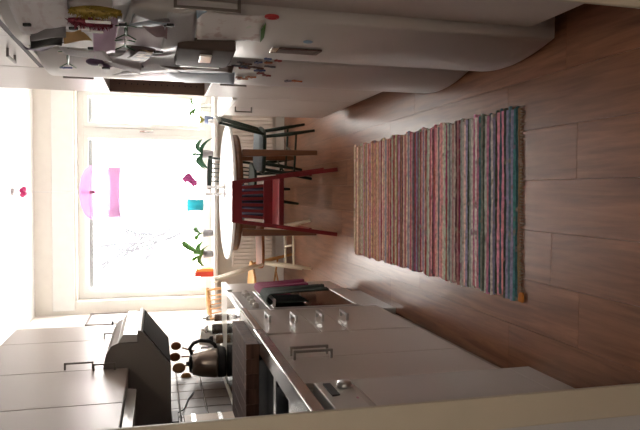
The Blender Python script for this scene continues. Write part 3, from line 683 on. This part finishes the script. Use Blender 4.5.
# ------------------------------------------------------------------ rag rug
rg = thing('rag_rug', 'long rag rug woven in narrow multicoloured stripes on the floor', 'rug', (-.033, 3.12, .0), .022, local=True)
pal_far = [(.42, .22, .15), (.36, .26, .16), (.30, .15, .11), (.34, .30, .20), (.44, .30, .24), (.22, .22, .14), (.40, .20, .17), (.25, .10, .09), (.45, .36, .28), (.30, .32, .24), (.33, .20, .24)]
pal_mid = [(.40, .19, .19), (.22, .045, .06), (.46, .40, .36), (.25, .29, .22), (.36, .23, .30), (.44, .24, .24), (.14, .15, .17), (.32, .36, .30), (.30, .08, .11), (.20, .20, .28), (.45, .33, .30), (.13, .06, .07)]
pal_near = [(.05, .14, .15), (.42, .40, .38), (.07, .09, .08), (.40, .17, .22), (.22, .24, .22), (.15, .03, .06), (.16, .17, .26), (.28, .30, .27), (.45, .42, .40), (.06, .10, .12), (.30, .12, .17), (.22, .20, .30), (.05, .06, .05)]
vm = []
for k in range(7):
    bm_ = MB(); nseg = 40; ph = random.random() * 9
    e0, e1 = -.367 + random.uniform(-.008, .008), .367 + random.uniform(-.008, .008)
    def fn(u, v, ph=ph, e0=e0, e1=e1):
        a = pi * v; xx = e0 + (e1 - e0) * u
        lump = 1 + .07 * math.sin(u * 47 + ph) + .07 * math.sin(u * 83 + ph * 2)
        return (xx, -.0088 * math.cos(a) * lump + .0022 * math.sin(u * 9 + ph), .001 + .0085 * math.sin(a) * lump)
    bm_.grid(fn, nseg, 5)
    me = bpy.data.meshes.new('woven_strip'); me.from_pydata(bm_.v, [], bm_.f); me.polygons.foreach_set('use_smooth', [True] * len(bm_.f)); me.materials.append(M['rug']); vm.append(me)
NS = 124; last = None
for i in range(NS):
    s_ = i / (NS - 1); o = bpy.data.objects.new('woven_strip', vm[(i * 3 + i // 5) % 7]); COL.objects.link(o); o.parent = rg
    o.location = (random.uniform(-.006, .006) - .030 * (1 - s_), -1.012 + 2.042 * s_, 0)
    pal = pal_near if s_ < .22 + random.uniform(-.06, .06) else pal_mid if s_ < .62 + random.uniform(-.15, .15) else pal_far
    c_ = random.choice(pal)
    for _ in range(6):
        if last and (c_ == last or abs(sum(c_) - sum(last)) < .18): c_ = random.choice(pal)
    last = c_
    if i < 2: c_ = ((.13, .085, .05), (.03, .08, .085))[i]
    k = random.uniform(1.1, 2.1); o.color = (c_[0] * k, c_[1] * k, c_[2] * k, 1)
b = MB()
for s_ in (-1, 1):
    for i in range(64):
        xx = -.36 + .72 * i / 63 - (.03 if s_ < 0 else 0); ln = random.uniform(.012, .03); dx = random.uniform(-.01, .01)
        b.tube([(xx, s_ * 1.02, .006), (xx + dx * .5, s_ * (1.02 + ln * .5), .005), (xx + dx, s_ * (1.02 + ln), .003)], [.0025, .002, .001], 5)
o = b.build('fringe', mat('fringe_cotton', (.22, .18, .14), .9), rg); o['kind'] = 'stuff'
b = MB()
for _ in range(10): b.ball((-.385 + random.uniform(-.014, .014), -1.03 + random.uniform(-.012, .012), .007), random.uniform(.006, .010), 8, (1.4, 1, .8))
b.build('knot', mat('orange_rag', (.50, .17, .03), .9), rg)

# ------------------------------------------------------------------ dining table and chairs
TC = Vector((-.015, 5.70, 0))
t = thing('dining_table', 'round white-topped dining table with brown wooden legs', 'table', TC)
MB().lathe([(0, .702), (.585, .702), (.598, .708), (.600, .718), (.596, .728), (.585, .731), (0, .731)], TC, 72).build('tabletop', 'tablew', t)
pts = []
b = MB()
prof = [(.50, .635), (.52, .635), (.52, .7015), (.50, .7015), (.50, .635)]
b.lathe(prof, TC, 64, False); b.build('apron', 'tableb', t)
for sx, sy in ((.345, -.47), (-.345, -.465), (.345, .45), (-.345, .45)):
    a = TC + Vector((sx * .97, sy * .88, .635)); c_ = TC + Vector((sx, sy, 0))
    MB().bar(a, c_, .062, .062, up=(0, 1, 0), w2=(.040, .040)).build('leg', 'tableb', t, .006)
def spindle_chair(lab, loc, rz, m, sm=None, cushion=None, sh=.44, bh=.85, w=.40, lean=.10, group=None, tr=.05, nsp=5):
    t = thing('spindle_chair', lab, 'chair', loc, rz, local=True, group=group); hw = w / 2; sm = sm or m
    so = []
    n = 28
    for i in range(n):
        a = 2 * pi * i / n; c_, s_ = math.cos(a), math.sin(a); q = 1 / (abs(c_) ** 4 + abs(s_) ** 4) ** .25
        so.append((c_ * q * hw * (1 + .06 * s_), s_ * q * .20))
    MB().prism(so, 'z', sh - .025, sh).build('seat', sm, t, .008)
    for sx in (-1, 1):
        for sy in (-1, 1):
            MB().tube([(sx * hw * .72, sy * .145, sh - .022), (sx * hw * .88, sy * .175, sh * .5), (sx * hw * 1.0, sy * .215, 0)], [.014, .018, .012], 10).build('leg', m, t)
        MB().tube([(sx * hw * .93, -.19, sh * .36), (sx * hw * .93, .19, sh * .36)], .0095, 8).build('stretcher', m, t)
        MB().tube([(sx * hw * .80, -.165, sh - .01), (sx * hw * .90, -.165 - lean * .55, (sh + bh) / 2), (sx * hw * .95, -.165 - lean, bh - .02)], [.013, .015, .011], 10).build('stile', m, t)
    MB().tube([(-hw * .93, 0, sh * .36), (hw * .93, 0, sh * .36)], .0095, 8).build('stretcher', m, t)
    def rail(u, v):
        x_ = (-1 + 2 * u) * hw * 1.06; a = 2 * pi * v; z = bh - tr / 2 + math.sin(a) * tr / 2 * (1 - .25 * abs(-1 + 2 * u) ** 3); cv = -.165 - lean - .02 * (1 - (-1 + 2 * u) ** 2)
        return (x_, cv + math.cos(a) * .010, z)
    MB().grid(rail, 14, 12).build('top_rail', m, t)
    for i in range(nsp):
        k = -1 + 2 * (i + 1) / (nsp + 1)
        MB().tube([(k * hw * .70, -.168, sh - .01), (k * hw * .86, -.172 - lean, bh - tr * .7)], .0065, 8).build('spindle', m, t)
    if cushion:
        cu = MB().grid(lambda u, v: (math.cos(2 * pi * u) * .17 * min(1, 1.02 - abs(v - .5) ** 3), math.sin(2 * pi * u) * .17 * min(1, 1.02 - abs(v - .5) ** 3), sh + .002 + .035 * v), 28, 6)
        cu = MB().prism([(math.cos(2 * pi * i / 24) * .178 / max(abs(math.cos(2 * pi * i / 24)), abs(math.sin(2 * pi * i / 24))) ** .6, .01 + math.sin(2 * pi * i / 24) * .172 / max(abs(math.cos(2 * pi * i / 24)), abs(math.sin(2 * pi * i / 24))) ** .6) for i in range(24)], 'z', sh + .001, sh + .036)
        o = cu.build('cushion', cushion, t, .012)
    return t
def face(dx, dy): return math.atan2(-dx, dy)
spindle_chair('dark green spindle chair with grey cushion by the low cabinet', (.365, 5.56, 0), face(-.97, .23), 'green', None, 'cushg', lean=.09, bh=.84, nsp=2)
spindle_chair('dark green spindle chair between table and window', (.10, 6.09, 0), face(-.33, -.94), 'green', lean=.08, bh=.845, w=.32)
spindle_chair('cream painted chair with brown seat at the table by the stove', (-.50, 5.62, 0), face(.98, .12), 'cream', 'seatb', lean=.12, bh=.86, w=.38)
spindle_chair('natural pine chair in the corner by the window', (-.93, 6.12, 0), face(.75, -.55), 'pine', lean=.08, bh=.86, w=.42)
# red chair with flat slats
t = thing('slat_chair', 'dark red painted chair with slatted back turned to the room', 'chair', (-.08, 4.80, 0), 0, local=True)
for s_ in (-1, 1):
    MB().bar((s_ * .248, -.20, 0), (s_ * .140, -.15, .795), .030, .034, up=(0, 1, 0), w2=(.028, .03)).build('back_leg', 'red', t, .003)
    MB().bar((s_ * .262, .20, 0), (s_ * .20, .19, .40), .028, .028, up=(0, 1, 0)).build('front_leg', 'red', t, .003)
    MB().bar((s_ * .208, -.165, .20), (s_ * .208, .205, .20), .02, .022).build('stretcher', 'red', t, .003)
box('top_rail', 'red', t, -.142, .142, -.168, -.142, .722, .796, bevel=.004)
box('lower_rail', 'red', t, -.172, .172, -.178, -.154, .495, .562, bevel=.004)
for i in range(6):
    k = -.105 + .21 * i / 5
    MB().bar((k * 1.15, -.166, .56), (k, -.156, .725), .0225, .012, up=(0, 1, 0)).build('slat', 'red', t)
MB().prism([(-.192, -.15), (.192, -.15), (.205, .22), (-.205, .22)], 'z', .402, .440).build('seat', 'red', t, .004)
m, nt, p = _nt('striped_cushion_cloth')
tc = nt.nodes.new('ShaderNodeTexCoord'); wv = nt.nodes.new('ShaderNodeTexWave'); wv.bands_direction = 'X'; wv.inputs['Scale'].default_value = 9; wv.inputs['Distortion'].default_value = .6
rp = nt.nodes.new('ShaderNodeValToRGB'); e = rp.color_ramp.elements; e[0].color = (.012, .014, .02, 1); e[1].color = (.16, .19, .26, 1); x_ = e.new(.55); x_.color = (.03, .05, .14, 1)
nt.links.new(tc.outputs['Object'], wv.inputs['Vector']); nt.links.new(wv.outputs['Fac'], rp.inputs[0]); nt.links.new(rp.outputs[0], p.inputs['Base Color']); p.inputs['Roughness'].default_value = .9
b = MB().grid(lambda u, v: ((u - .5) * .25, -.105 + .03 * math.sin(pi * v) * math.sin(pi * u) ** .4, .515 + .20 * v), 14, 12)
b.grid(lambda u, v: ((u - .5) * .25, -.105 - .028 * math.sin(pi * v) * math.sin(pi * u) ** .4, .515 + .20 * v), 14, 12)
cu = b.build('back_cushion', m, t); cu['label'] = 'dark blue striped back cushion'
for s_ in (-1, 1): MB().tube([(s_ * .12, -.105, .70), (s_ * .148, -.135, .705)], .004, 6).build('tie', m, cu)
# candlesticks on the table
for lab, px in (('white candlestick next to the far green chair back', 187.0), ('white candlestick on the stove side of the pair', 194.0)):
    p = on_y(222, px, 5.75); X, Y = p.x, 5.75
    t = thing('candlestick', lab, 'candlestick', (X, Y, .7315))
    MB().lathe([(0, 0), (.034, 0), (.034, .006), (.010, .014), (.008, .05), (.014, .06), (.014, .07), (0, .07)], (X, Y, .7315), 20).build('holder', 'potw', t)
    MB().lathe([(0, .0705), (.011, .0705), (.011, .17), (0, .172)], (X, Y, .7315), 16).build('candle', 'paperw', t)
    MB().tube([(X, Y, .7315 + .171), (X + .001, Y, .7315 + .181)], .001, 5).build('wick', 'black', t)

# ------------------------------------------------------------------ window sill
SZ = .7635
def leaf(mb, p, az, ln, wd, rise, droop):
    p = Vector(p); d = Vector((math.cos(az), math.sin(az), 0)); sd = (Vector((-math.sin(az), math.cos(az), 0)) * .45 + Vector((0, 0, -.9 if math.cos(az) > 0 else .9)))
    def fn(u, v):
        ww = wd * math.sin(pi * min(1, .06 + u * .94)) ** .7; c_ = p + d * ln * u * .8 + Vector((0, 0, rise * u - droop * u * u))
        return c_ + sd * ww * (v - .5) + Vector((0, 0, abs(v - .5) * ww * .5))
    return mb.grid(fn, 8, 2)
def pot_plant(lab, X, Y, pr, ph, pm, leaves, lm, stem=None):
    t = thing('potted_plant', lab, 'plant', (X, Y, SZ))
    pt = MB().lathe([(0, 0), (pr * .75, 0), (pr, ph), (pr * .92, ph), (pr * .9, ph - .012), (0, ph - .012)], (X, Y, SZ), 20).build('pot', pm, t)
    MB().lathe([(0, ph - .0119), (pr * .89, ph - .0119), (0, ph - .008)], (X, Y, SZ), 16).build('soil', 'soil', pt)
    for az, z0, ln, wd, ri, dr_ in leaves: leaf(MB(), (X, Y, SZ + ph + z0), az, ln, wd, ri, dr_).build('leaf', lm, t, solid=.0015)
    if stem: MB().tube([(X, Y, SZ + ph - .012)] + [(X + a, Y, SZ + ph + b_) for a, b_ in stem], .004, 6).build('stem', 'stem', t)
    return t
p1 = on_y(208, 154, 6.60)
t = pot_plant('orchid in grey pot with arching strap leaves and pink blossom', p1.x, 6.60, .045, .105, 'potg',
              [(2.9, -.005, .20, .06, .17, .20), (3.3, 0, .24, .055, .10, .22), (.2, 0, .20, .06, .16, .16), (-.2, 0, .22, .05, .06, .17), (1.8, 0, .10, .05, .18, .05), (-1.7, 0, .12, .055, .19, .08)], 'leafd')
bl = on_y(191, 180, 6.58)
MB().tube([(p1.x, 6.60, SZ + .10), (p1.x - .03, 6.60, SZ + .20), (p1.x - .12, 6.59, SZ + .25), (bl.x + .06, 6.585, bl.z - .02), (bl.x, 6.58, bl.z)], .003, 6).build('flower_stem', 'stem', t)
for dx, dz in ((0, 0), (.035, .025), (-.03, -.03), (.01, .05)):
    b = MB()
    for k in range(5):
        a = 2 * pi * k / 5 + dx * 30
        b.ball((bl.x + dx + .020 * math.cos(a), 6.575, bl.z + dz + .020 * math.sin(a)), .019, 8, (1, .35, 1))
    b.ball((bl.x + dx, 6.57, bl.z + dz), .014, 8, (1, .6, 1)); b.build('blossom', 'orchid', t)
for lab, px, lv, st in (('small plant in grey pot with narrow leaves beside the turquoise lamp', 233, [(3.0, .02, .10, .06, .10, .06), (.3, .03, .08, .05, .09, .05), (2.0, .01, .08, .05, .14, .02)], [(.0, .04), (.02, .09)]),
                        ('leafy green plant in grey pot beside the red book', 254, [(.15, .02, .18, .12, .20, .02), (.5, .0, .18, .055, .16, .16), (2.9, .0, .18, .05, .15, .17), (3.4, .0, .10, .06, .16, .05), (1.2, 0, .06, .07, .20, .02), (-.6, 0, .15, .04, .06, .12)], None)):
    p = on_y(206, px, 6.60); pot_plant(lab, p.x, 6.60, .043, .10, 'potg', lv, 'leaf', st)
p = on_y(209, 120, 6.60); pot_plant('spiky pale plant in blue grey pot near the low cabinet', p.x, 6.60, .045, .085, 'potb', [(k * .9, 0, .06, .03, .07, .02) for k in range(7)], mat('yellow_green_leaf', (.40, .40, .12), .5))
p = on_y(190, 110, 6.62)
t = thing('glass_vase', 'clear glass vase holding green leaves on the sill', 'vase', (p.x + .03, 6.62, SZ))
MB().lathe([(0, .003), (.04, .003), (.045, .10), (.03, .16), (.036, .19)], (p.x + .03, 6.62, SZ), 20, False).build('vase_wall', 'jar', t)
for az, ri in ((3.4, .10), (2.9, .14), (.2, .13)): leaf(MB(), (p.x + .03, 6.62, SZ + .16), az, .12, .035, ri, .08).build('leaf', 'leaf', t, solid=.001)
MB().tube([(p.x + .03, 6.62, SZ + .01), (p.x + .03, 6.62, SZ + .17)], .003, 6).build('stem', 'stem', t)
p = on_y(215, 120, 6.52); t = tag(MB().lathe([(0, .0), (.024, 0), (.03, .03), (.026, .05), (.022, .052), (.02, .048), (.02, .008), (0, .008)], (p.x - .02, 6.52, SZ), 20).build('cup', 'potw', None), 'small white cup in front of the blue grey pot', 'cup')
# turquoise lamp
p = on_y(200, 205, 6.62)
t = thing('table_lamp', 'small turquoise table lamp on the window sill', 'lamp', (p.x, 6.62, SZ))
MB().lathe([(0, 0), (.045, 0), (.045, .008), (.008, .016), (.006, .115), (0, .115)], (p.x, 6.62, SZ), 20).build('base', 'potw', t)
MB().lathe([(.055, .10), (.068, .265)], (p.x, 6.62, SZ), 28, False).build('shade', 'turq', t)
# red book and orange book
p = on_y(203, 272, 6.60); y_ = 6.56
for lab, mm_, x0, x1, h in (('red book standing at the end of the sill', 'book', p.x - .045, p.x + .005, .19), ('orange book next to the red book', 'booko', p.x + .008, p.x + .035, .175)):
    t = thing('book', lab, 'book', ((x0 + x1) / 2, y_, SZ))
    MB().box(x0, x0 + .003, y_, y_ + .13, SZ, SZ + h).box(x1 - .003, x1, y_, y_ + .13, SZ, SZ + h).box(x0 + .003, x1 - .003, y_, y_ + .003, SZ, SZ + h).build('cover', mm_, t)
    box('pages', 'paperw', t, x0 + .0035, x1 - .0035, y_ + .0035, y_ + .125, SZ + .003, SZ + h - .004)
# radiator under the window
t = thing('radiator', 'cream ribbed panel radiator under the window sill', 'radiator', (.05, 6.59, .13))
pr = []; n = 44; x0, x1 = -.80, .92
for i in range(n):
    a = x0 + (x1 - x0) * i / n; d_ = (x1 - x0) / n
    pr += [(a, 6.575), (a + d_ * .30, 6.575), (a + d_ * .40, 6.555), (a + d_ * .90, 6.555)]
pr += [(x1, 6.575), (x1, 6.625), (x0, 6.625)]
MB().prism(pr, 'z', .145, .55).build('ribbed_panel', 'radi', t)
box('top_grille', 'radi', t, x0, x1, 6.56, 6.63, .5505, .565, bevel=.003)
for xx in (-.6, .7): box('bracket', 'radi', t, xx, xx + .03, 6.6255, YB - .0155, .2, .5)
MB().tube([(x0 + .02, 6.60, .146), (x0 + .02, 6.60, .06), (x0 + .02, 6.60, .0)], .009, 8).build('pipe', 'white', t)
MB().lathe([(0, 0), (.02, 0), (.022, .05), (0, .055)], (x0 + .02, 6.545, .10), 14).tube([(x0 + .02, 6.545, .12), (x0 + .02, 6.60, .12)], .009, 8).build('valve', 'white', t)

# ------------------------------------------------------------------ pendant lamp over the table
LX, LY = -.018, 5.70
t = thing('pendant_lamp', 'pink translucent pendant lamp hanging over the dining table', 'lamp', (LX, LY, 1.63))
MB().lathe([(0, 2.478), (.025, 2.478), (.03, 2.4985), (0, 2.4985)], (LX, LY, 0), 20).build('ceiling_cup', 'potw', t)
MB().tube([(LX, LY, 2.479), (LX, LY, 1.965)], .0025, 6).build('cord', 'paperw', t)
MB().lathe([(.235, 1.865), (.225, 1.89), (.19, 1.925), (.13, 1.952), (.06, 1.964), (.012, 1.966)], (LX, LY, 0), 40, False).build('dome_shade', 'pink', t)
MB().lathe([(0, 1.965), (.014, 1.965), (.014, 1.845), (0, 1.845)], (LX, LY, 0), 16).build('socket', 'pinkd', t)
MB().ball((LX, LY, 1.803), .042, 16).build('bulb', 'pink', t)
MB().lathe([(.218, 1.735), (.222, 1.70), (.220, 1.66), (.228, 1.632)], (LX, LY, 0), 40, False).build('lower_shade', translucent('pink_shade_band', (.42, .24, .39), .12, (.6, .35, .55)), t)
for k in range(3):
    a = 2 * pi * k / 3 + .5
    MB().tube([(LX + .22 * math.cos(a), LY + .22 * math.sin(a), 1.868), (LX + .218 * math.cos(a), LY + .218 * math.sin(a), 1.73)], .0012, 5).build('wire', 'paperw', t)
fb = MB()
for k in range(6):
    a = 2 * pi * k / 6; fb.ball((LX + .024 * math.cos(a), LY + .024 * math.sin(a), 2.405 + .012 * (k % 2)), .022, 8, (1, 1, .9))
fb.build('flower', 'cerise', t)

# ------------------------------------------------------------------ bare tree outside
t = thing('bare_tree', 'bare winter tree outside the window', 'tree', (-1.0, 17.0, -2.0))
tb = MB()
def branch(p, d, ln, r, lv):
    q = p + d * ln; mid = p + d * ln * .5 + Vector((random.uniform(-.06, .06), 0, random.uniform(-.06, .06))) * ln
    tb.tube([p, mid, q], [r, r * .85, r * .7], 5, False)
    if lv:
        for _ in range(3 if lv > 1 else 4):
            nd = (d + Vector((random.uniform(-.8, .8), random.uniform(-.8, .8), random.uniform(-.3, .6)))).normalized()
            branch(p + d * ln * random.uniform(.5, 1), nd, ln * random.uniform(.55, .8), r * .55, lv - 1)
MB().tube([(-1.0, 17, -2), (-1.05, 17, -.5), (-1.0, 17, 1.0)], [.16, .13, .11], 8).build('trunk', 'bark', t)
for k in range(4): branch(Vector((-1.0, 17, .2 + k * .25)), Vector((random.uniform(-.9, .9), random.uniform(-.4, .4), random.uniform(.3, .9))).normalized(), 1.3, .06, 4)
tb.build('branches', 'bark', t)

# ------------------------------------------------------------------ hall ceiling lamp (behind the viewer)
t = thing('ceiling_lamp', 'frosted round ceiling lamp in the hall', 'lamp', (.1, -.75, 2.38))
MB().lathe([(0, 2.4985), (.12, 2.4985), (.12, 2.47), (0, 2.47)], (.1, -.75, 0), 28).build('base', 'potw', t)
m, nt, p = _nt('lit_frosted_glass'); p.inputs['Emission Color'].default_value = (1, .86, .68, 1); p.inputs['Emission Strength'].default_value = 50.0
nz = nt.nodes.new('ShaderNodeTexNoise'); nt.links.new(nz.outputs['Fac'], p.inputs['Roughness'])
MB().lathe([(.14, 2.469), (.15, 2.44), (.12, 2.40), (.06, 2.382), (0, 2.378)], (.1, -.75, 0), 28).build('globe', m, t)
